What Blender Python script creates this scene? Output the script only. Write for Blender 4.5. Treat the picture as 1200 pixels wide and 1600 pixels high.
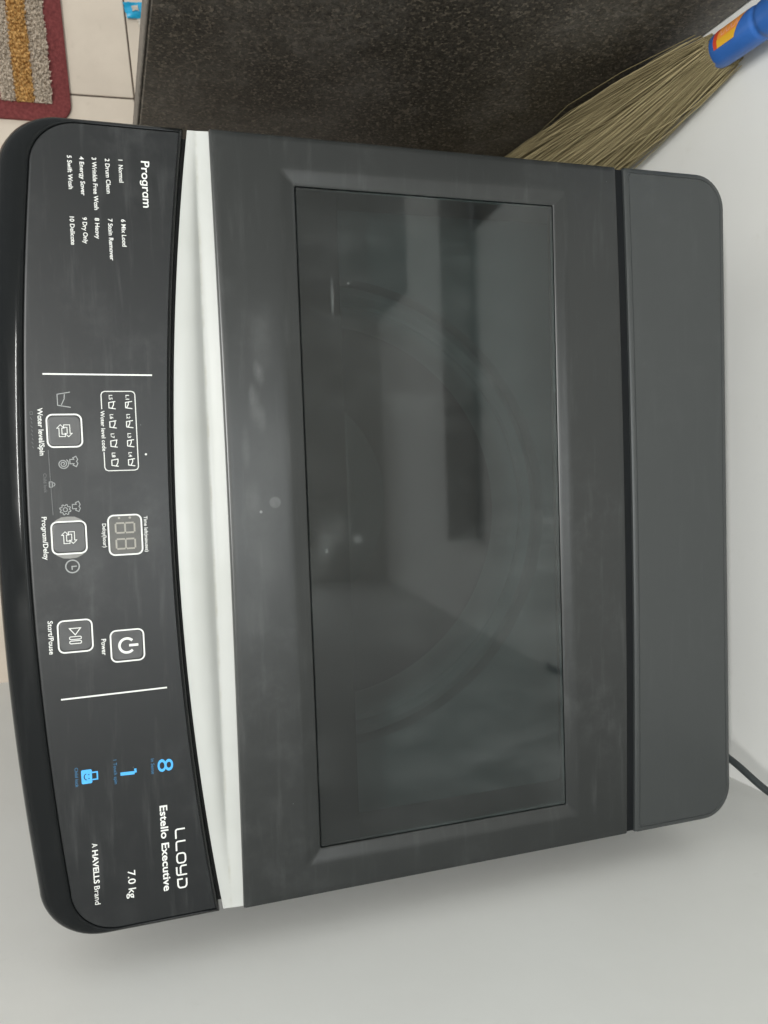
import bpy, bmesh, math, random
from mathutils import Vector, Matrix
random.seed(7)
for o in list(bpy.data.objects): bpy.data.objects.remove(o)
scene = bpy.context.scene
COL = scene.collection
R = math.radians

# ------------------------------------------------------------------ camera
cam_d = bpy.data.cameras.new('camera'); cam = bpy.data.objects.new('camera', cam_d); COL.objects.link(cam)
cam_d.sensor_fit = 'HORIZONTAL'; cam_d.sensor_width = 36; cam_d.lens = 35.4
cam_d.clip_start = 0.02; cam_d.clip_end = 60
right = Vector((0.034458, 0.937898, 0.345195)); down = Vector((0.998064, -0.050189, 0.036734)); fwd = Vector((0.051778, 0.343261, -0.937812))
up = -down; back = -fwd
cam.matrix_world = Matrix(((right.x, up.x, back.x, -0.034935), (right.y, up.y, back.y, -0.391151), (right.z, up.z, back.z, 1.434803), (0, 0, 0, 1)))
cam_d.dof.use_dof = True; cam_d.dof.focus_distance = 0.57; cam_d.dof.aperture_fstop = 20
scene.camera = cam

# ------------------------------------------------------------------ light
w = bpy.data.worlds.new('World'); scene.world = w; w.use_nodes = True
bg = w.node_tree.nodes['Background']; bg.inputs[0].default_value = (0.975, 1.0, 0.985, 1); bg.inputs[1].default_value = 0.54
ld = bpy.data.lights.new('ceiling_light', 'AREA'); ld.shape = 'RECTANGLE'; ld.size = 0.6; ld.size_y = 0.4; ld.energy = 3.6; ld.color = (0.92, 0.97, 1.0)
lo = bpy.data.objects.new('ceiling_light', ld); COL.objects.link(lo); lo.location = (0.05, -0.38, 2.62)
ld2 = bpy.data.lights.new('front_fill_light', 'AREA'); ld2.shape = 'RECTANGLE'; ld2.size = 0.6; ld2.size_y = 0.07; ld2.energy = 24; ld2.color = (1.0, 0.995, 0.97)  # unseen lamp in front, added to brighten the back wall
lo2 = bpy.data.objects.new('front_fill_light', ld2); COL.objects.link(lo2); lo2.location = (-0.22, -1.5, 2.55)
lo2.rotation_euler = (Vector((0.0, 0.2, 1.0)) - Vector(lo2.location)).to_track_quat('-Z', 'Y').to_euler()
vs = scene.view_settings
vs.view_transform = 'Standard'; vs.look = 'None'; vs.gamma = 1; vs.exposure = 0.54; vs.use_curve_mapping = False

# ------------------------------------------------------------------ material helpers
def new_mat(name):
    m = bpy.data.materials.new(name); m.use_nodes = True
    nt = m.node_tree; b = nt.nodes['Principled BSDF']
    return m, nt, b
class N:
    """small node-graph helper"""
    def __init__(s, nt): s.nt = nt
    def add(s, t, **kw):
        n = s.nt.nodes.new(t)
        for k, v in kw.items():
            if k.startswith('i_'): n.inputs[k[2:].replace('_', ' ')].default_value = v
            else: setattr(n, k, v)
        return n
    def link(s, a, b): s.nt.links.new(a, b)
    def math(s, op, a, b=None, clamp=False):
        n = s.nt.nodes.new('ShaderNodeMath'); n.operation = op; n.use_clamp = clamp
        for i, v in enumerate((a, b)):
            if v is None: continue
            if isinstance(v, (int, float)): n.inputs[i].default_value = v
            else: s.link(v, n.inputs[i])
        return n.outputs[0]
    def noise(s, scale, detail=3, rough=0.5, vec=None, out='Fac'):
        n = s.nt.nodes.new('ShaderNodeTexNoise'); n.inputs['Scale'].default_value = scale
        n.inputs['Detail'].default_value = detail; n.inputs['Roughness'].default_value = rough
        if vec: s.link(vec, n.inputs['Vector'])
        return n.outputs[out]
    def ramp(s, fac, stops):
        n = s.nt.nodes.new('ShaderNodeValToRGB'); s.link(fac, n.inputs[0]); e = n.color_ramp.elements
        while len(e) < len(stops): e.new(0.5)
        for el, (p, c) in zip(e, stops):
            el.position = p; el.color = c if len(c) == 4 else (*c, 1)
        return n.outputs[0]
    def mrange(s, v, a, b, c=0.0, d=1.0):
        n = s.nt.nodes.new('ShaderNodeMapRange'); n.interpolation_type = 'SMOOTHSTEP'
        s.link(v, n.inputs[0])
        for i, q in enumerate((a, b, c, d)): n.inputs[i + 1].default_value = q
        return n.outputs[0]
    def coord(s, which='Object'):
        return s.nt.nodes.new('ShaderNodeTexCoord').outputs[which]
    def mapping(s, vec, scale=(1, 1, 1), loc=(0, 0, 0), rot=(0, 0, 0)):
        n = s.nt.nodes.new('ShaderNodeMapping'); s.link(vec, n.inputs[0])
        n.inputs['Scale'].default_value = scale; n.inputs['Location'].default_value = loc; n.inputs['Rotation'].default_value = rot
        return n.outputs[0]
    def mix(s, fac, a, b):
        n = s.nt.nodes.new('ShaderNodeMix'); n.data_type = 'RGBA'
        for sock, v in ((n.inputs[0], fac), (n.inputs[6], a), (n.inputs[7], b)):
            if isinstance(v, (int, float)): sock.default_value = v
            elif isinstance(v, tuple): sock.default_value = v if len(v) == 4 else (*v, 1)
            else: s.link(v, sock)
        return n.outputs[2]
    def bump(s, h, strength, dist=0.001):
        n = s.nt.nodes.new('ShaderNodeBump'); n.inputs['Strength'].default_value = strength; n.inputs['Distance'].default_value = dist
        s.link(h, n.inputs['Height']); return n.outputs[0]
    def spot(s, vec, c, r, soft=0.5, scale=(1, 1, 1)):
        """round mark of radius r at c in object coordinates"""
        v = s.nt.nodes.new('ShaderNodeVectorMath'); v.operation = 'SUBTRACT'; s.link(vec, v.inputs[0]); v.inputs[1].default_value = (*c, 0)
        q = s.nt.nodes.new('ShaderNodeVectorMath'); q.operation = 'MULTIPLY'; s.link(v.outputs[0], q.inputs[0]); q.inputs[1].default_value = (scale[0], scale[1], 0)
        l = s.nt.nodes.new('ShaderNodeVectorMath'); l.operation = 'LENGTH'; s.link(q.outputs[0], l.inputs[0])
        return s.mrange(l.outputs[1], r * (1 - soft), r * (1 + soft * 0.4), 1.0, 0.0)

def simple(name, col, rough=0.5, spec=0.5, metallic=0.0, vary=0.0, vscale=40, bumpd=0.0, bscale=400):
    m, nt, b = new_mat(name); n = N(nt)
    b.inputs['Roughness'].default_value = rough; b.inputs['Specular IOR Level'].default_value = spec; b.inputs['Metallic'].default_value = metallic
    v = n.coord()
    f = n.noise(vscale, 4, 0.6, v)
    lo_ = tuple(c * (1 - vary) for c in col); hi = tuple(min(1, c * (1 + vary)) for c in col)
    n.link(n.ramp(f, [(0.3, lo_), (0.7, hi)]), b.inputs['Base Color'])
    if bumpd: n.link(n.bump(n.noise(bscale, 3, 0.6, v), 1.0, bumpd), b.inputs['Normal'])
    return m

M = {}
def plastic(name, base, rough, spec, marks, streak=0.5, dustcol=(0.32, 0.33, 0.33), grain=0.0):
    m, nt, b = new_mat(name); n = N(nt); v = n.coord()
    b.inputs['Specular IOR Level'].default_value = spec
    big = n.noise(9, 4, 0.6, v); fine = n.noise(60, 5, 0.65, v)
    st = n.noise(14, 4, 0.6, n.mapping(v, (1, 9, 1), rot=(0, 0, 0.15)))
    dust = n.math('MULTIPLY', n.mrange(big, 0.42, 0.75), n.mrange(fine, 0.38, 0.8))
    dust = n.math('ADD', n.math('MULTIPLY', dust, 0.06 * streak), n.math('MULTIPLY', n.mrange(st, 0.52, 0.8), 0.05 * streak))
    vo = n.add('ShaderNodeTexVoronoi'); vo.inputs['Scale'].default_value = 70; n.link(v, vo.inputs['Vector'])
    cr = n.add('ShaderNodeSeparateColor'); n.link(vo.outputs['Color'], cr.inputs[0])
    speck = n.math('MULTIPLY', n.math('LESS_THAN', vo.outputs['Distance'], 0.022), n.math('GREATER_THAN', cr.outputs[0], 0.93))
    dust = n.math('ADD', dust, n.math('MULTIPLY', speck, 0.30))
    for (c, r, soft, sc, amt) in marks:
        sp = n.spot(v, c, r, soft, sc)
        dust = n.math('ADD', dust, n.math('MULTIPLY', n.math('MULTIPLY', sp, n.mrange(fine, 0.25, 0.6, 0.45, 1.0)), amt))
    dust = n.math('MINIMUM', dust, 0.8)
    n.link(n.mix(dust, base, dustcol), b.inputs['Base Color'])
    rr = n.math('ADD', n.math('ADD', rough, n.math('MULTIPLY', dust, 0.5)), n.math('MULTIPLY', fine, 0.05))
    n.link(rr, b.inputs['Roughness'])
    if grain: n.link(n.bump(n.noise(900, 2, 0.5, v), 1.0, grain), b.inputs['Normal'])
    return m
lid_marks = [((0.06, -0.30), 0.012, 1.0, (0.5, 1, 1), 0.05), ((-0.13, -0.285), 0.010, 1.0, (0.4, 1, 1), 0.05), ((-0.108, -0.2905), 0.0028, 0.6, (0.35, 1, 1), 0.07), ((-0.092, -0.2945), 0.0022, 0.6, (0.3, 1, 1), 0.07), ((-0.075, -0.2885), 0.0035, 0.8, (0.35, 1, 1), 0.08), ((-0.055, -0.300), 0.003, 0.8, (0.2, 1, 1), 0.08), ((-0.02, -0.297), 0.006, 0.9, (0.5, 1, 1), 0.07), ((-0.0169, -0.2814), 0.0042, 0.25, (1, 1, 1), 0.16), ((-0.0107, -0.2915), 0.0011, 0.4, (1, 1, 1), 0.5),
             ((-0.085, -0.293), 0.004, 0.9, (0.28, 1, 1), 0.10), ((-0.105, -0.288), 0.003, 0.9, (0.4, 1, 1), 0.10), ((0.0, -0.295), 0.02, 1.0, (0.6, 1, 1), 0.06),
             ((-0.05, -0.285), 0.02, 1.0, (0.5, 1, 1), 0.05), ((0.03, -0.29), 0.012, 1.0, (0.6, 1, 1), 0.05)]
M['lid'] = plastic('lid_plastic', (0.0140, 0.0157, 0.0156), 0.30, 0.5, lid_marks, 1.0)
M['panel'] = plastic('panel_film', (0.0085, 0.0098, 0.0108), 0.34, 0.38, [((-0.055, -0.400), 0.010, 1.0, (0.7, 1, 1), 0.05), ((0.02, -0.404), 0.012, 1.0, (0.6, 1, 1), 0.06), ((0.075, -0.408), 0.009, 1.0, (0.8, 1, 1), 0.05), ((-0.01, -0.366), 0.012, 1.0, (0.4, 1, 1), 0.04)], 1.2, grain=0.00002)
M['fascia'] = plastic('fascia_gloss', (0.009, 0.010, 0.0105), 0.07, 0.10, [], 0.3)
M['rear'] = plastic('rear_plastic', (0.031, 0.0345, 0.035), 0.32, 0.5, [], 0.5)
M['body'] = simple('body_steel', (0.05, 0.052, 0.054), 0.4, 0.5, vary=0.08)
M['deck'] = simple('deck_plastic', (0.012, 0.013, 0.013), 0.5, 0.4, vary=0.2)
M['seam_shade'] = simple('seam_shade_dark', (0.006, 0.007, 0.008), 0.5, 0.12, vary=0.1)  # near-black, the shade of the seam gap put into the colour
M['rubber'] = simple('rubber', (0.02, 0.02, 0.02), 0.8, 0.3, vary=0.2)
M['white'] = simple('print_white', (0.66, 0.67, 0.65), 0.6, 0.3, vary=0.03, vscale=300)
M['dim'] = simple('print_dim', (0.27, 0.28, 0.28), 0.6, 0.3, vary=0.12, vscale=600)
M['faint'] = simple('print_faint', (0.12, 0.124, 0.126), 0.6, 0.3, vary=0.12, vscale=600)
M['blue'] = simple('print_blue', (0.07, 0.36, 0.75), 0.6, 0.3, vary=0.05, vscale=300)
M['bluedim'] = simple('print_blue_small', (0.045, 0.16, 0.30), 0.6, 0.3, vary=0.1, vscale=600)
M['segment'] = simple('segment_grey', (0.28, 0.27, 0.24), 0.5, 0.3, vary=0.05, vscale=600)
M['display'] = simple('display_window', (0.075, 0.075, 0.07), 0.5, 0.5, vary=0.12, vscale=200)
M['crescent'] = simple('indicator_window', (0.17, 0.17, 0.16), 0.35, 0.5, vary=0.1, vscale=300)
M['cord'] = simple('cord_pvc', (0.028, 0.034, 0.035), 0.45, 0.5, vary=0.1)
M['tub'] = simple('tub_plastic', (0.42, 0.45, 0.44), 0.45, 0.5, vary=0.06)
M['ring'] = simple('ring_plastic', (0.46, 0.50, 0.49), 0.35, 0.5, vary=0.04)
M['steel'] = simple('drum_steel', (0.16, 0.165, 0.165), 0.4, 0.5, metallic=1.0, vary=0.06)
M['inkblack'] = simple('glass_border_ink', (0.010, 0.011, 0.011), 0.5, 0.08, vary=0.1)
# glossy button tops
m, nt, b = new_mat('button_top'); n = N(nt); b.inputs['Base Color'].default_value = (0.024, 0.025, 0.026, 1); b.inputs['Roughness'].default_value = 0.22; b.inputs['Specular IOR Level'].default_value = 0.7
n.link(n.math('ADD', n.math('MULTIPLY', n.noise(200, 3, 0.5, n.coord()), 0.12), 0.26), b.inputs['Roughness']); M['button'] = m
# white handle pocket with a little grime
m, nt, b = new_mat('pocket_white'); n = N(nt); v = n.coord()
g = n.mrange(n.noise(120, 5, 0.7, v), 0.66, 0.85); g2 = n.mrange(n.noise(12, 3, 0.6, v), 0.4, 0.75)
n.link(n.mix(n.math('MULTIPLY', g, 0.25), n.mix(g2, (0.44, 0.45, 0.435), (0.41, 0.42, 0.40)), (0.40, 0.37, 0.30)), b.inputs['Base Color'])
sx = n.add('ShaderNodeSeparateXYZ'); n.link(v, sx.inputs[0])
fold = n.mrange(n.math('ABSOLUTE', n.math('ADD', sx.outputs[1], 0.3240)), 0.0, 0.0016, 1.0, 0.0)
fold = n.math('MULTIPLY', fold, n.mrange(n.noise(40, 4, 0.7, n.mapping(v, (1, 0.2, 1))), 0.42, 0.70))
old = b.inputs['Base Color'].links[0].from_socket
n.link(n.mix(n.math('MULTIPLY', fold, 0.35), old, (0.27, 0.24, 0.18)), b.inputs['Base Color'])
b.inputs['Roughness'].default_value = 0.30; M['pocket'] = m
# tinted glass: fresnel reflection over a smoky transparency
m, nt, b = new_mat('tinted_glass'); n = N(nt); v = n.coord(); nt.nodes.remove(b)
tr = n.add('ShaderNodeBsdfTransparent'); tr.inputs[0].default_value = (0.36, 0.41, 0.41, 1)
gl = n.add('ShaderNodeBsdfGlossy'); gl.inputs['Color'].default_value = (1, 1, 1, 1)
fine = n.noise(60, 5, 0.65, v)
n.link(n.math('ADD', n.math('MULTIPLY', fine, 0.05), 0.022), gl.inputs['Roughness'])
fr = n.add('ShaderNodeFresnel'); fr.inputs[0].default_value = 1.5
mx = n.add('ShaderNodeMixShader'); n.link(fr.outputs[0], mx.inputs[0]); n.link(tr.outputs[0], mx.inputs[1]); n.link(gl.outputs[0], mx.inputs[2])
df = n.add('ShaderNodeBsdfDiffuse'); df.inputs[0].default_value = (0.34, 0.36, 0.36, 1)
st = n.noise(10, 5, 0.65, n.mapping(v, (3, 1, 1))); big = n.noise(7, 4, 0.6, v)
dust = n.math('ADD', n.math('MULTIPLY', n.math('MULTIPLY', n.mrange(big, 0.35, 0.75), n.mrange(st, 0.35, 0.7)), 0.07), 0.020)
vo = n.add('ShaderNodeTexVoronoi'); vo.inputs['Scale'].default_value = 60; n.link(v, vo.inputs['Vector'])
cr = n.add('ShaderNodeSeparateColor'); n.link(vo.outputs['Color'], cr.inputs[0])
speck = n.math('MULTIPLY', n.math('LESS_THAN', vo.outputs['Distance'], 0.022), n.math('GREATER_THAN', cr.outputs[0], 0.95))
dust = n.math('ADD', dust, n.math('MULTIPLY', speck, 0.25))
for (c, r, soft, sc, amt) in [((-0.162, -0.2340), 0.0012, 0.6, (0.08, 1, 1), 0.16), ((-0.171, -0.222), 0.001, 0.6, (1, 1, 1), 0.2), ((0.006, -0.240), 0.010, 1.0, (0.7, 1, 1), 0.06),
                          ((0.013, -0.222), 0.004, 1.0, (1, 1, 1), 0.10), ((0.018, -0.247), 0.008, 1.0, (0.5, 1.2, 1), 0.05), ((-0.0288, -0.2029), 0.0007, 0.4, (1, 1, 1), 0.4),
                          ((-0.03, -0.2275), 0.0006, 0.6, (0.012, 1, 1), 0.05), ((-0.06, -0.05), 0.0006, 0.6, (0.02, 1, 1), 0.06), ((0.02, -0.245), 0.0012, 0.5, (0.6, 1, 1), 0.2)]:
    sp = n.spot(v, c, r, soft, sc); dust = n.math('ADD', dust, n.math('MULTIPLY', n.math('MULTIPLY', sp, n.mrange(fine, 0.3, 0.6, 0.2, 1.0)), amt))
mx2 = n.add('ShaderNodeMixShader'); n.link(n.math('MINIMUM', dust, 0.6), mx2.inputs[0]); n.link(mx.outputs[0], mx2.inputs[1]); n.link(df.outputs[0], mx2.inputs[2])
n.link(mx2.outputs[0], nt.nodes['Material Output'].inputs[0]); M['glass'] = m
# painted wall
m, nt, b = new_mat('wall_paint'); n = N(nt); v = n.coord()
a = n.noise(2.2, 4, 0.6, v); f = n.noise(26, 5, 0.65, v)
c = n.mix(n.mrange(a, 0.35, 0.7), (0.750, 0.755, 0.735), (0.710, 0.710, 0.685))
c = n.mix(n.math('MULTIPLY', n.mrange(f, 0.62, 0.85), 0.3), c, (0.55, 0.54, 0.49))
sc = n.math('MULTIPLY', n.mrange(n.noise(9, 6, 0.75, n.mapping(v, (1, 1, 3))), 0.60, 0.72), n.mrange(n.noise(120, 3, 0.6, v), 0.35, 0.65))
c = n.mix(n.math('MULTIPLY', sc, 0.14), c, (0.46, 0.44, 0.39))
n.link(c, b.inputs['Base Color']); b.inputs['Roughness'].default_value = 0.75; b.inputs['Specular IOR Level'].default_value = 0.25
n.link(n.bump(n.noise(70, 4, 0.6, v), 0.18, 0.0008), b.inputs['Normal']); M['wall'] = m
# speckled granite
m, nt, b = new_mat('granite'); n = N(nt); v = n.coord()
vo = n.add('ShaderNodeTexVoronoi'); vo.inputs['Scale'].default_value = 310; n.link(v, vo.inputs['Vector'])
cr = n.add('ShaderNodeSeparateColor'); n.link(vo.outputs['Color'], cr.inputs[0])
g1 = n.ramp(cr.outputs[0], [(0.0, (0.034, 0.031, 0.026)), (0.5, (0.063, 0.057, 0.048)), (0.8, (0.095, 0.082, 0.066)), (0.97, (0.18, 0.157, 0.125))])
g2 = n.ramp(n.noise(520, 4, 0.7, v), [(0.35, (0.45, 0.45, 0.45)), (0.7, (1.5, 1.47, 1.42))])
mu = n.add('ShaderNodeMix'); mu.data_type = 'RGBA'; mu.blend_type = 'MULTIPLY'; mu.inputs[0].default_value = 1; n.link(g1, mu.inputs[6]); n.link(g2, mu.inputs[7])
cloudy = n.math('MULTIPLY', n.mrange(n.noise(6, 6, 0.7, n.mapping(v, (1, 1, 1), loc=(0, 0.35, 0.1))), 0.42, 0.66), n.mrange(n.noise(140, 5, 0.75, v), 0.25, 0.75))  # paler cloudy patches from noise, mixed over the speckle
n.link(n.mix(n.math('MULTIPLY', cloudy, 0.40), mu.outputs[2], (0.30, 0.28, 0.25)), b.inputs['Base Color'])
n.link(n.math('ADD', n.math('MULTIPLY', n.noise(300, 3, 0.6, v), 0.3), 0.24), b.inputs['Roughness'])
n.link(n.bump(n.noise(420, 3, 0.6, v), 0.6, 0.0006), b.inputs['Normal']); M['granite'] = m
M['cutedge'] = simple('granite_cut_edge', (0.17, 0.155, 0.135), 0.7, 0.3, vary=0.25, vscale=150)
# floor tile
m, nt, b = new_mat('floor_tile'); n = N(nt); v = n.coord()
c = n.mix(n.mrange(n.noise(6, 5, 0.6, v), 0.35, 0.7), (0.62, 0.54, 0.45), (0.54, 0.465, 0.385))
c = n.mix(n.math('MULTIPLY', n.mrange(n.noise(30, 5, 0.7, v), 0.6, 0.85), 0.5), c, (0.38, 0.31, 0.24))
n.link(c, b.inputs['Base Color']); b.inputs['Roughness'].default_value = 0.42; M['tile'] = m
M['grout'] = simple('grout', (0.13, 0.10, 0.08), 0.9, 0.2, vary=0.2)
M['maroon'] = simple('rug_maroon', (0.19, 0.05, 0.05), 0.95, 0.1, vary=0.3, vscale=220, bumpd=0.001, bscale=500)
def pile_mat(name, a, c):
    m, nt, b = new_mat(name); n = N(nt); g = n.add('ShaderNodeNewGeometry')
    col = n.ramp(g.outputs['Random Per Island'], [(0.0, a), (1.0, c)])
    n.link(col, b.inputs['Base Color']); b.inputs['Roughness'].default_value = 0.95; b.inputs['Specular IOR Level'].default_value = 0.1; return m
M['pile_grey'] = pile_mat('pile_grey', (0.54, 0.46, 0.375), (0.66, 0.575, 0.475))
M['pile_orange'] = pile_mat('pile_orange', (0.58, 0.33, 0.11), (0.70, 0.45, 0.18))
M['pile_maroon'] = pile_mat('pile_maroon', (0.12, 0.022, 0.028), (0.20, 0.045, 0.05))
M['bristle'] = pile_mat('bristle', (0.23, 0.19, 0.10), (0.50, 0.42, 0.24))
M['broom_blue'] = simple('broom_plastic', (0.035, 0.13, 0.42), 0.35, 0.5, vary=0.08)
M['wrapper'] = simple('wrapper_blue', (0.02, 0.36, 0.62), 0.3, 0.5, vary=0.15, vscale=60)
M['wrapper_clear'] = simple('wrapper_clear', (0.50, 0.46, 0.40), 0.25, 0.5, vary=0.25, vscale=80)
M['sticker_orange'] = simple('sticker_orange', (0.80, 0.30, 0.05), 0.4, 0.4, vary=0.05)
M['sticker_yellow'] = simple('sticker_yellow', (0.75, 0.42, 0.03), 0.4, 0.4, vary=0.05)
M['sticker_red'] = simple('sticker_red', (0.60, 0.07, 0.03), 0.4, 0.4, vary=0.05)
M['sticker_pink'] = simple('sticker_pink', (0.80, 0.42, 0.33), 0.4, 0.4, vary=0.05)
M['ceiling'] = simple('ceiling_paint', (0.78, 0.78, 0.75), 0.8, 0.2, vary=0.03, vscale=3)

# ------------------------------------------------------------------ mesh helpers
TOP = Matrix.Translation((0, 0, 0.93)) @ Matrix.Rotation(R(3.5), 4, 'X')      # frame of the machine's sloping top
def link(name, me, mat, parent=None, mtx=None, smooth=None, label=None):
    me.materials.clear(); me.materials.append(mat)
    if smooth is not None:
        for p in me.polygons: p.use_smooth = True
        me.set_sharp_from_angle(angle=R(smooth))
    o = bpy.data.objects.new(name, me); COL.objects.link(o)
    if parent: o.parent = parent
    if mtx is not None: o.matrix_local = mtx
    if label: o['label'] = label
    return o
def mesh(verts, faces):
    me = bpy.data.meshes.new('m'); me.from_pydata([tuple(v) for v in verts], [], faces); me.update(); return me
def loft(rings, cap_last=False, cap_first=False, closed=False):
    n = len(rings[0]); vs_ = [v for r in rings for v in r]; fs = []
    k = len(rings); rng = range(k if closed else k - 1)
    for i in rng:
        a, c = i * n, ((i + 1) % k) * n
        for j in range(n):
            q = (j + 1) % n; fs.append((a + j, a + q, c + q, c + j))
    if cap_last: fs.append(tuple(range((k - 1) * n, k * n)))
    if cap_first: fs.append(tuple(reversed(range(n))))
    return mesh(vs_, fs)
def rrect(x0, x1, y0, y1, r, z, seg=6, edge=18):
    """rounded rectangle, counter-clockwise from the back-left"""
    if not isinstance(r, tuple): r = (r, r, r, r)          # front-left, front-right, back-right, back-left
    pts = []
    def arc(cx, cy, rr, a0):
        for i in range(seg + 1):
            a = R(a0 + 90 * i / seg); pts.append((cx + rr * math.cos(a), cy + rr * math.sin(a), z))
    def edg(p, q):
        for i in range(1, edge): pts.append((p[0] + (q[0] - p[0]) * i / edge, p[1] + (q[1] - p[1]) * i / edge, z))
    arc(x0 + r[0], y0 + r[0], r[0], 180); edg(pts[-1], (x1 - r[1], y0))
    arc(x1 - r[1], y0 + r[1], r[1], 270); edg(pts[-1], (x1, y1 - r[2]))
    arc(x1 - r[2], y1 - r[2], r[2], 0); edg(pts[-1], (x0 + r[3], y1))
    arc(x0 + r[3], y1 - r[3], r[3], 90); edg(pts[-1], (x0, y0 + r[0]))
    return pts
def box(x0, x1, y0, y1, z0, z1, bev=0.0, seg=1):
    bm = bmesh.new(); bmesh.ops.create_cube(bm, size=1)
    for v in bm.verts: v.co = Vector((x0 + (v.co.x + .5) * (x1 - x0), y0 + (v.co.y + .5) * (y1 - y0), z0 + (v.co.z + .5) * (z1 - z0)))
    if bev: bmesh.ops.bevel(bm, geom=bm.edges[:], offset=bev, segments=seg, affect='EDGES')
    me = bpy.data.meshes.new('m'); bm.to_mesh(me); bm.free(); return me
def lathe(profile, seg=48, center=(0, 0, 0)):
    rings = [[(center[0] + r * math.cos(2 * math.pi * i / seg), center[1] + r * math.sin(2 * math.pi * i / seg), center[2] + z) for i in range(seg)] for r, z in profile]
    return rings
def tube(pts, r, seg=10):
    rings = []; P = [Vector(p) for p in pts]
    for i, p in enumerate(P):
        t = (P[min(i + 1, len(P) - 1)] - P[max(i - 1, 0)]).normalized()
        a = t.cross(Vector((0.3, 0.9, 0.1))).normalized(); b_ = t.cross(a)
        rings.append([tuple(p + a * (r * math.cos(2 * math.pi * k / seg)) + b_ * (r * math.sin(2 * math.pi * k / seg))) for k in range(seg)])
    return loft(rings, True, True)
def smooth_path(pts, sub=8):
    P = [Vector(p) for p in pts]; out = []
    for i in range(len(P) - 1):
        p0, p1, p2, p3 = P[max(i - 1, 0)], P[i], P[i + 1], P[min(i + 2, len(P) - 1)]
        for k in range(sub):
            t = k / sub
            out.append(0.5 * ((2 * p1) + (p2 - p0) * t + (2 * p0 - 5 * p1 + 4 * p2 - p3) * t * t + (3 * p1 - p0 - 3 * p2 + p3) * t ** 3))
    out.append(P[-1]); return out
ZP = 0.00025      # height of print above the film
def stroke(pts, wdt, closed=False, z=ZP, verts=None, faces=None):
    """flat mitred ribbon along a polyline"""
    P = [Vector((p[0], p[1])) for p in pts]; n = len(P); L = []; Rr = []
    for i in range(n):
        if closed: a, c = P[i - 1], P[(i + 1) % n]
        else: a, c = P[max(i - 1, 0)], P[min(i + 1, n - 1)]
        d1 = (P[i] - a).normalized() if (P[i] - a).length > 1e-9 else None
        d2 = (c - P[i]).normalized() if (c - P[i]).length > 1e-9 else None
        d1 = d1 or d2; d2 = d2 or d1
        n1 = Vector((-d1.y, d1.x)); n2 = Vector((-d2.y, d2.x)); mt = (n1 + n2)
        mt = mt.normalized() if mt.length > 1e-6 else n1
        k = wdt / 2 / max(0.45, mt.dot(n1))
        L.append(P[i] + mt * k); Rr.append(P[i] - mt * k)
    o = len(verts)
    for a, c in zip(L, Rr): verts.append((a.x, a.y, z)); verts.append((c.x, c.y, z))
    for i in range(n if closed else n - 1):
        j = (i + 1) % n; faces.append((o + 2 * i, o + 2 * i + 1, o + 2 * j + 1, o + 2 * j))
def strokes(list_, z=ZP):
    v, f = [], []
    for pts, wdt, closed in list_: stroke(pts, wdt, closed, z, v, f)
    return mesh(v, f)
def fillpoly(polys, z=ZP):
    v, f = [], []
    for p in polys:
        o = len(v); v += [(q[0], q[1], z) for q in p]; f.append(tuple(range(o, o + len(p))))
    return mesh(v, f)
def circ(cx, cy, r, a0=0, a1=360, n=28, close=True):
    m_ = n if close else n + 1
    return [(cx + r * math.cos(R(a0 + (a1 - a0) * i / n)), cy + r * math.sin(R(a0 + (a1 - a0) * i / n))) for i in range(m_)]
def rr2(cx, cy, hx, hy, r, seg=5):
    out = []
    for (sx, sy, a0) in ((1, 1, 0), (-1, 1, 90), (-1, -1, 180), (1, -1, 270)):
        for i in range(seg + 1):
            a = R(a0 + 90 * i / seg); out.append((cx + sx * (hx - r) + r * math.cos(a), cy + sy * (hy - r) + r * math.sin(a)))
    return out
_dg = []
def text_mesh(body, offset):
    cu = bpy.data.curves.new('t', 'FONT'); cu.body = body; cu.size = 1; cu.offset = offset; cu.resolution_u = 3; cu.fill_mode = 'FRONT'
    o = bpy.data.objects.new('t', cu); COL.objects.link(o)
    bpy.context.view_layer.update()
    dg = bpy.context.evaluated_depsgraph_get()
    me = bpy.data.meshes.new_from_object(o.evaluated_get(dg)); bpy.data.objects.remove(o); bpy.data.curves.remove(cu)
    return me
_w = {}
def width(t):
    if t not in _w:
        xs = [v.co.x for v in text_mesh(t, 0).vertices]; _w[t] = max(xs) - min(xs)
    return _w[t]
_g = {}
XH = max(v.co.y for v in text_mesh('x', 0).vertices)
def text_raw(body, offset, single=True):
    """line of lettering set glyph by glyph, with round one-storey a and g"""
    v, f = [], []; x = 0.0
    for ch in body:
        adv = width('H' + ch + 'H') - width('HH')
        if ch != ' ':
            alt = {'a': '\u0251', 'g': '\u0261'}.get(ch) if single else None
            key = (alt or ch, round(offset, 4))
            if key not in _g:
                me = text_mesh(alt or ch, offset); k = 1.0
                if alt:
                    k = XH / max(q.co.y for q in text_mesh(alt, 0).vertices); me = text_mesh(alt, offset / k)
                _g[key] = ([(q.co.x * k, q.co.y * k) for q in me.vertices], [tuple(p.vertices) for p in me.polygons], (width('H' + alt + 'H') - width('HH')) * k if alt else None)
            gv, gf, ga = _g[key]; o_ = len(v)
            v += [(x + a_, c_, 0) for a_, c_ in gv]; f += [tuple(o_ + i for i in p) for p in gf]
            if ga: adv = ga
        x += adv
    return mesh(v, f)
CAPH = max(v.co.y for v in text_raw('H', 0).vertices)
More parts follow.
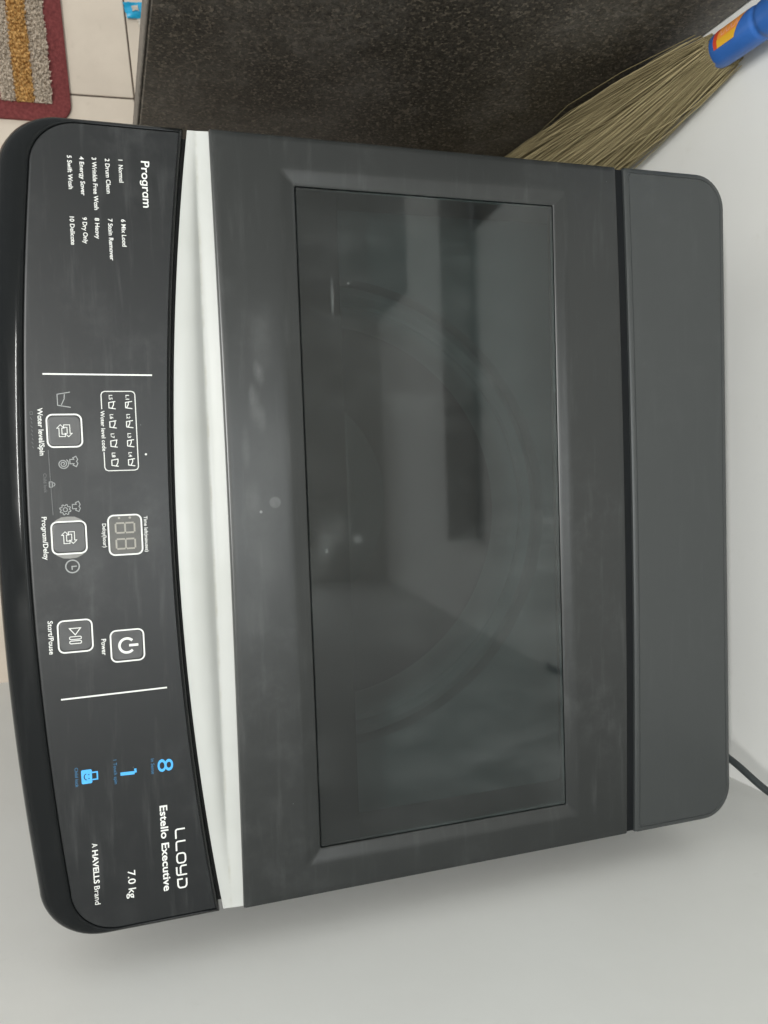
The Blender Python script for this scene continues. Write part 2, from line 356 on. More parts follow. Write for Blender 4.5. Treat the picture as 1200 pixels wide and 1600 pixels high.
def text(body, x0, x1, y, cap, offset=0.012, z=ZP):
    me = text_raw(body, offset, body not in ('Brand', '7.0 kg', 'Estello Executive'))
    xs = [v.co.x for v in me.vertices]; a, c = min(xs), max(xs)
    sx = (x1 - x0) / (c - a); sy = cap / CAPH
    for v in me.vertices: v.co = Vector((x0 + (v.co.x - a) * sx, y + v.co.y * sy, z))
    return me

# ================================================================== the setting
def struct(o): o['kind'] = 'structure'; return o
# floor: a grout bed with separate tiles on it
fl = struct(link('floor', box(-2.2, 0.40, -2.2, 0.35, -0.05, -0.004), M['grout']))
TS, GAP = 0.60, 0.0026
tile_me = box(GAP / 2, TS - GAP / 2, GAP / 2, TS - GAP / 2, -0.003, 0.0, 0.0012)
tile_me.materials.append(M['tile'])
rotz = Matrix.Rotation(R(3.6), 4, 'Z')
for i in range(-3, 3):
    for j in range(-4, 2):
        p = Vector((-0.712, -0.3095, 0)) + rotz @ Vector((i * TS, j * TS, 0))
        if p.x < -2.3 or p.y < -2.4 or p.x > 0.4: continue
        o = bpy.data.objects.new('tile', tile_me); COL.objects.link(o); o.parent = fl; o.matrix_local = Matrix.Translation(p) @ rotz
# walls, ceiling
struct(link('back_wall', box(-0.515, 0.42, 0.22, 0.34, -0.02, 2.70), M['wall']))
struct(link('right_wall', box(0.303, 0.42, -1.9, 0.2195, -0.02, 2.70), M['wall']))
struct(link('ceiling', box(-1.9, 0.42, -1.9, 0.34, 2.702, 2.80), M['ceiling']))
struct(link('lintel_beam', box(-1.3, 0.11, 0.15, 0.219, 1.85, 2.10, 0.003), M['wall']))

# granite partition beside the machine
gp = bpy.data.objects.new('granite_partition', None); COL.objects.link(gp); gp.location = (-0.4975, -0.05, 0)
gp['label'] = 'dark speckled granite partition slab standing beside the washing machine'; gp['category'] = 'partition'
link('slab', box(-0.0175, 0.0175, -0.280, 0.2695, 0.0, 1.20, 0.002), M['granite'], gp)
link('cut_edge', box(-0.0168, 0.0168, -0.2835, -0.2803, 0.0, 1.198, 0.001), M['cutedge'], gp)
struct(link('dark_backdrop', box(-1.3, -0.5155, 0.222, 0.24, 0.0, 1.849), M['granite']))  # unseen slab, added to stand for the dark space mirrored in the lid

# ================================================================== washing machine
wm = bpy.data.objects.new('washing_machine', None); COL.objects.link(wm)
wm['label'] = 'black top-loading washing machine with white handle strip and glass lid'; wm['category'] = 'washing machine'
TAN = math.tan(R(3.5))
def body_ring(inset, z=None, dz=0.0):
    pts = rrect(-0.264 + inset, 0.264 - inset, -0.425 + inset, 0.094 - inset, 0.03, 0)
    return [(x, y, (0.93 + TAN * y + dz) if z is None else z) for x, y, _ in pts]
link('body', loft([body_ring(0.01, 0.025), body_ring(0, 0.035), body_ring(0, None, -0.055), body_ring(0.004, None, -0.055), body_ring(0.004, 0.04)], True), M['body'], wm, smooth=35)
for sx in (-0.22, 0.22):
    for sy in (-0.37, 0.05):
        link('foot', loft(lathe([(0.018, 0), (0.022, 0.004), (0.022, 0.018), (0.012, 0.02), (0.012, 0.03)], 16, (sx, sy, 0.0)), True, True), M['rubber'], wm, smooth=35)
# inner deck and tub, seen dimly through the glass
def T(name, me, mat, parent=wm, smooth=35, label=None):
    return link(name, me, mat, parent, TOP if parent is wm else None, smooth, label)
T('deck_skirt', loft([rrect(-0.266, 0.266, -0.40, 0.097, 0.02, -0.062), rrect(-0.2665, 0.2665, -0.40, 0.0975, 0.02, -0.014), rrect(-0.245, 0.245, -0.31, -0.012, 0.02, -0.014), rrect(-0.243, 0.243, -0.308, -0.014, 0.02, -0.062)]), M['deck'])
cx, cy = -0.002, -0.226
def square_ring(hx0, hx1, hy0, hy1, z, seg=96):
    out = []
    for i in range(seg):
        a = 2 * math.pi * i / seg; dx, dy = math.cos(a), math.sin(a)
        tx = (hx1 - cx) / dx if dx > 1e-9 else ((hx0 - cx) / dx if dx < -1e-9 else 9); ty = (hy1 - cy) / dy if dy > 1e-9 else ((hy0 - cy) / dy if dy < -1e-9 else 9)
        t = min(tx, ty); out.append((cx + dx * t, cy + dy * t, z))
    return out
tubc = T('tub_cover', loft([square_ring(-0.258, 0.258, -0.43, 0.09, -0.0632), lathe([(0.196, -0.0632)], 96, (cx, cy, 0))[0], lathe([(0.19, -0.068)], 96, (cx, cy, 0))[0], lathe([(0.188, -0.10)], 96, (cx, cy, 0))[0]]), M['tub'], smooth=40)
T('balance_ring', loft(lathe([(0.1865, -0.11), (0.186, -0.076), (0.183, -0.071), (0.178, -0.069), (0.1745, -0.071), (0.173, -0.0745), (0.170, -0.0745), (0.1685, -0.071), (0.1665, -0.070), (0.1640, -0.072), (0.1615, -0.079), (0.1605, -0.11)], 128, (cx, cy, 0))), M['ring'], smooth=50)
drum = T('drum', loft(lathe([(0.170, -0.106), (0.170, -0.44), (0.16, -0.455), (0.05, -0.46)], 96, (cx, cy, 0)), True), M['steel'], smooth=50)
T('pulsator', loft(lathe([(0.12, -0.458), (0.115, -0.44), (0.06, -0.435), (0.03, -0.41), (0.012, -0.405)], 48, (cx, cy, 0)), True), M['steel'], smooth=50)

# --- console: glossy frame round a satin film
def console_ring(t, z, extra_front=0.0):
    """t = 0: edge of the film, t = 1: outer edge"""
    hw = 0.2643 + (0.2702 - 0.2643) * t
    yfc = -0.4395 - 0.0228 * t; yfd = 0.0160 + 0.0012 * t; r = 0.029 + 0.007 * t
    ybc = -0.3530 + 0.0036 * t; ybd = 0.0180
    yf = lambda x: yfc + yfd * (x / hw) ** 2
    yb = lambda x: ybc + ybd * (x / hw) ** 2
    pts = []; yk = yf(hw - r)
    for i in range(10): pts.append((-hw, yb(hw) + (yk + r - yb(hw)) * i / 10, z))
    for i in range(13):
        a = R(180 + 90 * i / 13); pts.append((-hw + r + r * math.cos(a), yk + r + r * math.sin(a), z))
    for i in range(48):
        x = -(hw - r) + 2 * (hw - r) * i / 48; pts.append((x, yf(x), z))
    for i in range(13):
        a = R(270 + 90 * i / 13); pts.append((hw - r + r * math.cos(a), yk + r + r * math.sin(a), z))
    for i in range(10): pts.append((hw, yk + r + (yb(hw) - yk - r) * i / 10, z))
    for i in range(48):
        x = hw - 2 * hw * i / 48; pts.append((x, yb(x), z))
    return pts
cons = T('console', loft([console_ring(0.97, -0.066), console_ring(1.0, -0.024), console_ring(0.985, -0.016), console_ring(0.94, -0.0105), console_ring(0.86, -0.0065), console_ring(0.74, -0.0035), console_ring(0.58, -0.0014), console_ring(0.40, -0.0003), console_ring(0.24, 0.0004), console_ring(0.16, 0.0008), console_ring(0.10, 0.0007), console_ring(0.055, 0.0), console_ring(0.045, -0.001), console_ring(0.0, -0.001)], True), M['fascia'], smooth=50)
pan = T('control_panel', loft([console_ring(0.03, -0.0009), console_ring(0.02, -0.0002), console_ring(0.0, 0.0), console_ring(-0.05, 0.0)], True), M['panel'], smooth=25, label='satin black control panel film with white printing')
def P(name, me, mat, parent=None): return link(name, me, mat, parent or pan)

# --- handle pocket
vs_, fs = [], []; NX, NY = 64, 28
for i in range(NX + 1):
    x = -0.2685 + 0.537 * i / NX
    y0 = -0.3484 + 0.0190 * (x / 0.2685) ** 2; y1 = -0.3152 + 0.0022 * (1 - (x / 0.2685) ** 2); yc = -0.3246
    wgt = max(0.0, 1 - (abs(x + 0.01) / 0.262) ** 3)
    for j in range(NY + 1):
        t = j / NY; y = y0 + (y1 - y0) * t; tc = (yc - y0) / (y1 - y0)
        base = -0.0045 + 0.0015 * t
        if t < tc: d = (t / tc) ** 3.0
        else: d = 1 - 0.20 * ((t - tc) / (1 - tc))
        d = d * (1 - 0.05 * math.exp(-((t - tc) / 0.06) ** 2))
        vs_.append((x, y, base - 0.0095 * wgt * d))
for i in range(NX):
    for j in range(NY):
        a = i * (NY + 1) + j; fs.append((a, a + NY + 1, a + NY + 2, a + 1))
o_n = len(vs_)
# turned-down rim all round, so it is a shell and not a sheet
border = [i * (NY + 1) for i in range(NX + 1)] + [NX * (NY + 1) + j for j in range(1, NY + 1)] + [i * (NY + 1) + NY for i in range(NX - 1, -1, -1)] + [j for j in range(NY - 1, 0, -1)]
for k in border: vs_.append((vs_[k][0], vs_[k][1], -0.020))
nb = len(border)
for k in range(nb): fs.append((border[k], o_n + k, o_n + (k + 1) % nb, border[(k + 1) % nb]))
T('handle_pocket', mesh(vs_, fs), M['pocket'], smooth=60, label='white curved handle strip in front of the lid')

# --- lid
def bowed(me, f):
    for v in me.vertices: v.co.y += f(v.co.x, v.co.y)
    return me
bowf = lambda x, y: 0.0034 * max(0, 1 - (x / 0.27) ** 2) * max(0, min(1, (y + 0.05) / 0.04)) + 0.0022 * max(0, 1 - (x / 0.27) ** 2) * max(0, min(1, (-0.262 - y) / 0.04))
hx = 0.2694
lid = T('lid', bowed(loft([rrect(-hx, hx, -0.3155, -0.0022, 0.0012, -0.0125), rrect(-hx, hx, -0.3155, -0.0022, 0.0012, -0.0016), rrect(-hx + .0006, hx - .0006, -0.3150, -0.0028, 0.0014, -0.0004), rrect(-hx + .0018, hx - .0018, -0.3140, -0.004, 0.002, 0.0),
     rrect(-hx + .005, hx - .005, -0.3105, -0.0072, 0.002, 0.0), rrect(-0.2510, 0.2510, -0.2745, -0.0425, 0.004, 0.0), rrect(-0.2478, 0.2478, -0.2705, -0.0455, 0.003, 0.0), rrect(-0.2458, 0.2458, -0.2685, -0.0475, 0.003, -0.0002), rrect(-0.2430, 0.2430, -0.2655, -0.0503, 0.0025, -0.0009), rrect(-0.2390, 0.2390, -0.2610, -0.0543, 0.0018, -0.0021), rrect(-0.2376, 0.2376, -0.2595, -0.0558, 0.0015, -0.0024),
     rrect(-0.2367, 0.2367, -0.2586, -0.0567, 0.0012, -0.0030), rrect(-0.2367, 0.2367, -0.2586, -0.0567, 0.0012, -0.0125)], closed=True), bowf), M['lid'], smooth=35)
gl_o = T('lid_glass', loft([rrect(-0.2361, 0.2361, -0.2578, -0.0573, 0.001, -0.0070), rrect(-0.2361, 0.2361, -0.2578, -0.0573, 0.001, -0.0036), rrect(-0.2356, 0.2356, -0.2573, -0.0578, 0.001, -0.0030), rrect(-0.2340, 0.2340, -0.2557, -0.0594, 0.001, -0.0030)], True, True), M['glass'], smooth=30)
link('black_border', box(-0.2358, 0.2358, -0.2575, -0.2275, -0.0082, -0.0075), M['inkblack'], gl_o)
# --- rear cover
T('seam_shade_filler', bowed(loft([rrect(-0.2680, 0.2680, -0.0021, 0.0044, 0.0005, -0.012), rrect(-0.2680, 0.2680, -0.0021, 0.0044, 0.0005, -0.0020)], True), lambda x, y: 0.0034 * max(0, 1 - (x / 0.27) ** 2)), M['seam_shade'])  # added filler in the lid seam, coloured dark in place of its shade
bowr = lambda x, y: 0.0034 * max(0, 1 - (x / 0.27) ** 2) * max(0, min(1, (0.04 - y) / 0.03))
def rear(i, z): return rrect(-0.2702 + i, 0.2702 - i, 0.0045 + i, 0.1010 - i, (0.003, 0.003, max(0.002, 0.027 - i), max(0.002, 0.027 - i)), z, seg=10)
T('rear_cover', bowed(loft([rear(0.003, -0.066), rear(0.0, -0.012), rear(0.0, -0.0028), rear(0.0008, -0.0009), rear(0.0022, -0.0002), rear(0.0040, 0.0), rear(0.0044, -0.0006), rear(0.0050, -0.0006), rear(0.0054, 0.0), rear(0.007, 0.0)], True), bowr), M['rear'], smooth=28)

# --- printing on the control panel (flat ink)
LINES = [("Program", -0.2440, -0.2141, -0.3598, 0.0050, 0.012), ("1  Normal", -0.2437, -0.2292, -0.3739, 0.0026, 0.014), ("2 Drum Clean", -0.2437, -0.2216, -0.3820, 0.0026, 0.014),
 ("3 Wrinkle Free Wash", -0.2438, -0.2107, -0.3900, 0.0026, 0.014), ("4 Energy Saver", -0.2438, -0.2193, -0.3975, 0.0026, 0.014), ("5 Swift Wash", -0.2439, -0.2228, -0.4048, 0.0026, 0.014),
 ("6 Mix Load", -0.2056, -0.1882, -0.3740, 0.0026, 0.014), ("7 Stain Remover", -0.2056, -0.1789, -0.3821, 0.0026, 0.014), ("8 Heavy", -0.2056, -0.1923, -0.3901, 0.0026, 0.014),
 ("9 Dry Only", -0.2055, -0.1889, -0.3976, 0.0026, 0.014), ("10 Delicate", -0.2055, -0.1877, -0.4052, 0.0026, 0.014),
 ("Water level/Spin", -0.0839, -0.0536, -0.4308, 0.0030, 0.013), ("Water level code", -0.0817, -0.0554, -0.3930, 0.0024, 0.012), ("Time left(minutes)", -0.0117, 0.0122, -0.3694, 0.0022, 0.010),
 ("Delay(hour)", -0.0079, 0.0077, -0.3956, 0.0023, 0.010), ("Program/Delay", -0.0141, 0.0137, -0.4319, 0.0029, 0.013), ("Start/Pause", 0.0535, 0.0754, -0.4319, 0.0029, 0.013), ("Power", 0.0683, 0.0791, -0.4000, 0.0029, 0.013),
 ("Estello Executive", 0.1860, 0.2458, -0.3686, 0.0047, 0.020), ("7.0 kg", 0.2272, 0.2463, -0.3913, 0.0047, 0.008), ("A", 0.2045, 0.2073, -0.4128, 0.0034, 0.004), ("HAVELLS", 0.2092, 0.2320, -0.4128, 0.0034, 0.022), ("Brand", 0.2337, 0.2464, -0.4128, 0.0034, 0.002)]
for (s, x0, x1, y, cap, off) in LINES: P('lettering', text(s, x0, x1, y, cap, off), M['white'])
for (s, x0, x1, y, cap, off) in [("In Sense", 0.1528, 0.1633, -0.3728, 0.0021, 0.0), ("1 Touch spin", 0.1501, 0.1665, -0.3966, 0.0020, 0.0), ("Child lock", 0.1520, 0.1650, -0.4208, 0.0020, 0.0)]:
    P('lettering', text(s, x0, x1, y, cap, off), M['bluedim'])
P('lettering', text("Child lock", -0.0420, -0.0296, -0.4295, 0.0019, 0.0), M['faint'])
P('lettering', text("8", 0.1540, 0.1627, -0.3686, 0.0100, 0.0), M['blue'])
P('lettering', strokes([([(0.1603, -0.3926), (0.1606, -0.3836)], 0.0022, False), ([(0.1578, -0.3831), (0.1606, -0.3829)], 0.0014, False)]), M['blue'])
P('divider', strokes([([(-0.1055, -0.4265), (-0.1049, -0.3596)], 0.0010, False)]), M['white'])
P('divider', strokes([([(0.1057, -0.4266), (0.1052, -0.3600)], 0.0010, False)]), M['white'])
P('scratch', strokes([([(-0.057, -0.4257), (-0.036, -0.4254), (-0.015, -0.4250)], 0.0004, False)]), M['faint'])
# faint worn line of print below the wash buttons
P('worn_print', strokes([([(-0.0815 + k * 0.0031, -0.4352), (-0.0815 + k * 0.0031 + 0.0017, -0.4352), (-0.0815 + k * 0.0031 + 0.0017, -0.4337), (-0.0815 + k * 0.0031, -0.4337)], 0.00022, True) for k in (0, )] + [([(-0.0780 + k * 0.0026, -0.4352 + 0.0004 * (k % 2)), (-0.0765 + k * 0.0026, -0.4342)], 0.00025, False) for k in range(8)]), M['faint'])
# brand wordmark, drawn in strokes
lx, ly, lh = 0.2036, -0.3596, 0.0067; sw = 0.00105
def LP(pts): return [(lx + px * 0.0422, ly + py * lh) for px, py in pts]
def arcp(cx_, cy_, rx, ry, a0, a1, n=8): return [(cx_ + rx * math.cos(R(a0 + (a1 - a0) * i / n)), cy_ + ry * math.sin(R(a0 + (a1 - a0) * i / n))) for i in range(n + 1)]
wordmark = [(LP([(0.012, 1)] + [(0.012, 0.3)] + arcp(0.045, 0.28, 0.033, 0.2, 180, 270, 5) + [(0.165, 0.08)]), sw, False),
            (LP([(0.215, 1)] + [(0.215, 0.3)] + arcp(0.248, 0.28, 0.033, 0.2, 180, 270, 5) + [(0.37, 0.08)]), sw, False),
            (LP(arcp(0.47, 0.66, 0.055, 0.26, 90, 180, 5) + arcp(0.47, 0.34, 0.055, 0.26, 180, 270, 5) + arcp(0.52, 0.34, 0.055, 0.26, 270, 360, 5) + arcp(0.52, 0.66, 0.055, 0.26, 0, 90, 5)), sw, True),
            (LP([(0.625, 1), (0.625, 0.62)] + arcp(0.66, 0.56, 0.035, 0.18, 180, 270, 5) + [(0.755, 0.38)]), sw, False),
            (LP([(0.775, 1), (0.775, 0.25)] + arcp(0.74, 0.2, 0.035, 0.2, 0, -90, 5) + [(0.635, 0.0)]), sw, False),
            (LP([(0.84, 0.92), (0.93, 0.92)] + arcp(0.93, 0.66, 0.058, 0.26, 90, 0, 5)[1:] + arcp(0.93, 0.32, 0.058, 0.26, 0, -90, 5) + [(0.845, 0.06), (0.845, 0.55)]), sw, False)]
P('wordmark', strokes(wordmark), M['white'])
# padlock mark with a smile
bx, by = 0.1589, -0.41365
P('lock_icon', fillpoly([rr2(bx, by, 0.0047, 0.0033, 0.0010)]), M['blue'])
P('lock_icon', strokes([([(bx - 0.0024, by + 0.0034), (bx - 0.0024, by + 0.0066), (bx + 0.0024, by + 0.0066), (bx + 0.0024, by + 0.0034)], 0.0009, False)]), M['blue'])
P('lock_icon', strokes([(circ(bx, by + 0.0006, 0.0022, 200, 340, 10, False), 0.0005, False), ([(bx - 0.0013, by + 0.0010), (bx - 0.0013, by + 0.0017)], 0.0006, False), ([(bx + 0.0013, by + 0.0010), (bx + 0.0013, by + 0.0017)], 0.0006, False)], ZP + 0.0002), M['panel'])
# water level box
x0, x1, y0, y1, cr_ = -0.0943, -0.0425, -0.3921, -0.3711, 0.0022
boxl = [(x0 + 0.0115, y0), (x0 + cr_, y0), (x0 + cr_ * .3, y0 + cr_ * .3), (x0, y0 + cr_), (x0, y1 - cr_), (x0 + cr_ * .3, y1 - cr_ * .3), (x0 + cr_, y1), (x1 - cr_, y1), (x1 - cr_ * .3, y1 - cr_ * .3), (x1, y1 - cr_), (x1, y0 + cr_), (x1 - cr_ * .3, y0 + cr_ * .3), (x1 - cr_, y0), (x1 - 0.0122, y0)]
P('level_box', strokes([(boxl, 0.00055, False)]), M['white'])
def bucket(cx_, cy_, wd, ht, lev, sw_):
    f = lambda u, v: (cx_ + u * wd, cy_ + v * ht)
    lw = lambda v: 0.36 + 0.14 * v
    return [([f(-0.5, 1), f(-0.36, 0), f(0.36, 0), f(0.5, 1)], sw_, False), ([f(-lw(lev + .12) + .06, lev + 0.14), f(-0.05, lev + 0.10), f(lw(lev - .12) - .06, lev - 0.14)], sw_, False)]
for k in range(8):
    r_, c_ = divmod(k, 4)
    xx = -0.0919 + c_ * 0.01255; yy = -0.3769 - r_ * 0.0104
    P('lettering', text('L%d' % (k + 1), xx, xx + 0.0030, yy, 0.0021, 0.012), M['white'])
    P('bucket_icon', strokes(bucket(xx + 0.0066, yy - 0.0003, 0.0048, 0.0041, 0.30 + 0.075 * k, 0.00055)), M['white'])
P('bucket_icon', strokes(bucket(-0.0890, -0.4186, 0.0098, 0.0078, 0.42, 0.00055)), M['dim'])
def spiral(cx_, cy_, r, turns, n=44): return [(cx_ + r * (0.12 + 0.88 * i / n) * math.cos(turns * 2 * math.pi * i / n), cy_ + r * (0.12 + 0.88 * i / n) * math.sin(turns * 2 * math.pi * i / n)) for i in range(n + 1)]
def shirt(cx_, cy_, s):
    return [(cx_ + a * s, cy_ + c * s) for a, c in [(-0.22, 0.5), (-0.6, 0.32), (-0.42, -0.02), (-0.25, 0.08), (-0.25, -0.35), (0.25, -0.35), (0.25, 0.08), (0.42, -0.02), (0.6, 0.32), (0.22, 0.5), (0, 0.36)]]
P('spin_icon', strokes([(spiral(-0.0478, -0.4172, 0.0034, 2.4), 0.0006, False), (shirt(-0.0492, -0.4112, 0.0056), 0.00055, True)]), M['dim'])
def gear(cx_, cy_, r, teeth=8):
    out = []
    for i in range(teeth * 4):
        rr = r if (i // 2) % 2 else r * 0.76; a = 2 * math.pi * i / (teeth * 4); out.append((cx_ + rr * math.cos(a), cy_ + rr * math.sin(a)))
    return out
P('program_icon', strokes([(gear(-0.0182, -0.4175, 0.0034), 0.0005, True), (circ(-0.0182, -0.4175, 0.0013, n=14), 0.0005, True), (shirt(-0.0200, -0.4112, 0.0056), 0.0005, True)]), M['dim'])
P('clock_icon', strokes([(circ(0.0189, -0.4151, 0.0041), 0.0008, True), ([(0.0189, -0.4125), (0.0189, -0.4154), (0.0211, -0.4154)], 0.0007, False)]), M['dim'])
P('lock_icon', strokes([(rr2(-0.0348, -0.4253, 0.0017, 0.0009, 0.0002), 0.0005, True), (circ(-0.0348, -0.4240, 0.0011, 0, 180, 8, False), 0.0005, False)]), M['dim'])
P('indicator_light', fillpoly([circ(-0.0527, -0.3660, 0.0007, n=12)]), M['white'])
def dome(cx_, cy_, h, r, rise):
    rings = []
    for s_, z in ((1.0, -0.0005), (0.99, 0.0003), (0.97, 0.0005), (0.94, 0.00055), (0.90, 0.00055), (0.5, 0.00055 - rise), (0.1, 0.00055 - rise * 1.1)):
        rings.append([(x, y, z) for x, y in rr2(cx_, cy_, h * s_, h * s_, r * s_)])
    return loft(rings, True)
def arrow(cx_, cy_, s, flip):
    pts = [(.5, .3), (.22, .58), (.22, .42), (-.48, .42), (-.48, -.05), (-.28, -.05), (-.28, .20), (.22, .20), (.22, .03)]
    k = -1 if flip else 1
    return [(cx_ + k * a * s, cy_ + k * c * s) for a, c in pts]
BT = [(-0.0691, -0.4153, 'cycle', 'button with two circling arrows below the water level box'), (0.0, -0.4161, 'cycle', 'button with two circling arrows between grey crescent windows'), (0.0646, -0.4157, 'play', 'button with play and pause marks'), (0.0739, -0.3838, 'power', 'button with the power mark')]
for k, (bx, by, kind, lab) in enumerate(BT):
    h = 0.0104
    bt = T('button', dome(bx, by, h - 0.0006, 0.0034, 0.00022), M['button'], label=lab)
    link('button_outline', strokes([(rr2(bx, by, h, h, 0.0036), 0.00098, True)], 0.0007), M['white'], bt)
    zi = 0.00075
    if kind == 'cycle':
        me = strokes([(arrow(bx, by, 0.0078, False), 0.00042, True), (arrow(bx, by, 0.0078, True), 0.00042, True)], zi)
    elif kind == 'play':
        me = strokes([([(bx - 0.0052, by - 0.0034), (bx - 0.0008, by), (bx - 0.0052, by + 0.0034)], 0.00055, True), (rr2(bx + 0.0012, by, 0.0009, 0.0036, 0.0008, 3), 0.00050, True), (rr2(bx + 0.0040, by, 0.0009, 0.0036, 0.0008, 3), 0.00050, True)], zi)
    else:
        me = strokes([(circ(bx, by - 0.0004, 0.0047, 90 + 42, 90 + 360 - 42, 30, False), 0.0016, False), ([(bx, by + 0.0010), (bx, by + 0.0068)], 0.0016, False)], zi)
    link('icon', me, M['white'], bt)
for sgn in (-1, 1):
    P('indicator_window', fillpoly([[(0.0 + sgn * 0.0109, -0.4161 - 0.0086), (0.0 + sgn * 0.0120, -0.4161 - 0.0068), (0.0 + sgn * 0.0134, -0.4161 - 0.004), (0.0 + sgn * 0.0137, -0.4161), (0.0 + sgn * 0.0134, -0.4161 + 0.004), (0.0 + sgn * 0.0120, -0.4161 + 0.0068), (0.0 + sgn * 0.0109, -0.4161 + 0.0086)][::sgn]]), M['crescent'])
# display
dx, dy = 0.0001, -0.3815
dp = T('display', loft([[(x, y, 0.0001) for x, y in rr2(dx, dy, 0.0127, 0.0100, 0.0034)], [(x, y, 0.0004) for x, y in rr2(dx, dy, 0.0126, 0.0099, 0.0034)]], True), M['display'], label='small grey display window with two unlit digits')
link('display_outline', strokes([(rr2(dx, dy, 0.0131, 0.0104, 0.0036), 0.00098, True)], 0.0006), M['white'], dp)
def seg7(xc, yc, wd, ht, sw_):
    hw, hh = wd / 2, ht / 2; g = 0.00035; out = []
    for yy in (-hh, 0, hh): out.append([(xc - hw + g, yc + yy), (xc + hw - g, yc + yy)])
    for xx in (-hw, hw):
        out.append([(xc + xx, yc - hh + g), (xc + xx, yc - g)]); out.append([(xc + xx, yc + g), (xc + xx, yc + hh - g)])
    return out
for xc in (-0.0046, 0.0060):
    for sg in seg7(xc, -0.3815, 0.0064, 0.0118, 0.0011): link('segment', strokes([(sg, 0.0011, False)], 0.0006), M['segment'], dp)
for yy in (-0.3850, -0.3782): link('segment', fillpoly([circ(-0.0112, yy, 0.0008, n=10)], 0.0006), M['segment'], dp)
# power cord rising behind the machine to the back wall
link('power_cord', tube(smooth_path([(0.215, 0.095, 0.70), (0.225, 0.13, 0.77), (0.2375, 0.153, 0.832), (0.2540, 0.162, 0.8765), (0.2725, 0.170, 0.9120), (0.288, 0.185, 0.955), (0.2955, 0.205, 1.02), (0.297, 0.214, 1.12), (0.297, 0.214, 1.5), (0.297, 0.225, 1.53)], 10), 0.0034, 12), M['cord'], wm, smooth=60)

# ================================================================== broom in the corner
br = bpy.data.objects.new('broom', None); COL.objects.link(br); br.location = (-0.433, 0.19, 0)
br['label'] = 'grass broom with blue plastic handle leaning in the corner behind the machine'; br['category'] = 'broom'
HZ = 0.838
prof = [(0.0084, HZ + 0.004), (0.0143, HZ), (0.0155, HZ + 0.003), (0.0160, HZ + 0.010), (0.0160, HZ + 0.052), (0.0155, HZ + 0.0545), (0.0146, HZ + 0.056), (0.0146, HZ + 0.0585), (0.0157, HZ + 0.060), (0.0161, HZ + 0.063), (0.0158, HZ + 0.09), (0.0143, HZ + 0.13), (0.0115, HZ + 0.20), (0.0105, HZ + 0.45), (0.0105, HZ + 0.50), (0.0084, HZ + 0.512), (0.0028, HZ + 0.515)]
link('handle', loft(lathe(prof, 40), True), M['broom_blue'], br, smooth=40)
def patch(poly_fn, r, n=10, mname=None):
    """strip wrapped on the handle: list of (angle, z0, z1)"""
    v, f = [], []
    for i in range(n + 1):
        a, z0, z1 = poly_fn(i / n); c, s = math.cos(R(a)), math.sin(R(a))
        v += [(r * c, r * s, z0), (r * c, r * s, z1)]
    for i in range(n): f.append((2 * i, 2 * i + 2, 2 * i + 3, 2 * i + 1))
    return mesh(v, f)
stk = link('sticker', patch(lambda t: (-150 + 82 * t, HZ + 0.012 + 0.0 * t, HZ + 0.012 + 0.040 - 0.016 * t), 0.01625), M['sticker_orange'], br, smooth=60)
link('sticker_band', patch(lambda t: (-150 + 82 * t, HZ + 0.012, HZ + 0.019 - 0.003 * t), 0.01640), M['sticker_red'], stk, smooth=60)
link('sticker_band', patch(lambda t: (-92 + 24 * t, HZ + 0.0165, HZ + 0.012 + 0.040 - 0.016 * (58 + 24 * t) / 82), 0.01640), M['sticker_yellow'], stk, smooth=60)
v, f = [], []
stroke([(0.0 + 0.0016 * k + (0.0007 if (k // 2) % 2 else 0), 0.0024 * (1 if k % 4 in (1, 2) else -1)) for k in range(14)], 0.0007, False, 0.0, v, f)
v2 = [(0.0166 * math.cos(R(-108) + y / 0.0166), 0.0166 * math.sin(R(-108) + y / 0.0166), HZ + 0.021 + x) for x, y, _ in v]
link('sticker_print', mesh(v2, f), M['sticker_pink'], stk)
# bristles: each a thin bent stalk, all one bundle
vs_, fs = [], []
for k in range(4500):
    a = random.uniform(0, 2 * math.pi); rr = 0.0142 * math.sqrt(random.random()); rx, ry = rr * math.cos(a), rr * math.sin(a)
    u = rx / 0.0142 + random.gauss(0, 0.12); w_ = ry / 0.0142 + random.gauss(0, 0.15)
    L = random.uniform(0.72, 0.82) if random.random() > 0.28 else random.uniform(0.16, 0.7)
    L = min(L, HZ - 0.004)
    sp = (0.150 if u > 0 else 0.115) + random.gauss(0, 0.010); kk = random.gauss(0, 0.004) * (3.0 if random.random() < 0.05 else 1.0); base = len(vs_)
    rad = random.uniform(0.0004, 0.0008)
    S = 7
    for s_ in range(S + 1):
        t = s_ / S; d = L * t; q = d / 0.82
        x = rx + u * sp * (q ** 0.85) * 0.8 + kk * math.sin(3 * t) + 0.012 * q
        y = ry + w_ * 0.045 * q - 0.002 * q + kk * math.cos(4 * t)
        x = max(x, -0.0455 + 0.004 * random.random()); y = min(y, 0.0275)
        z = HZ + 0.006 - d
        rd = rad * (1 - 0.6 * t)
        for c in range(3):
            an = 2.1 * c; vs_.append((x + rd * math.cos(an), y + rd * math.sin(an), z))
    for s_ in range(S):
        for c in range(3):
            i0 = base + 3 * s_ + c; i1 = base + 3 * s_ + (c + 1) % 3; fs.append((i0, i1, i1 + 3, i0 + 3))
bo = link('bristles', mesh(vs_, fs), M['bristle'], br); bo['kind'] = 'stuff'
for p in bo.data.polygons: p.use_smooth = True

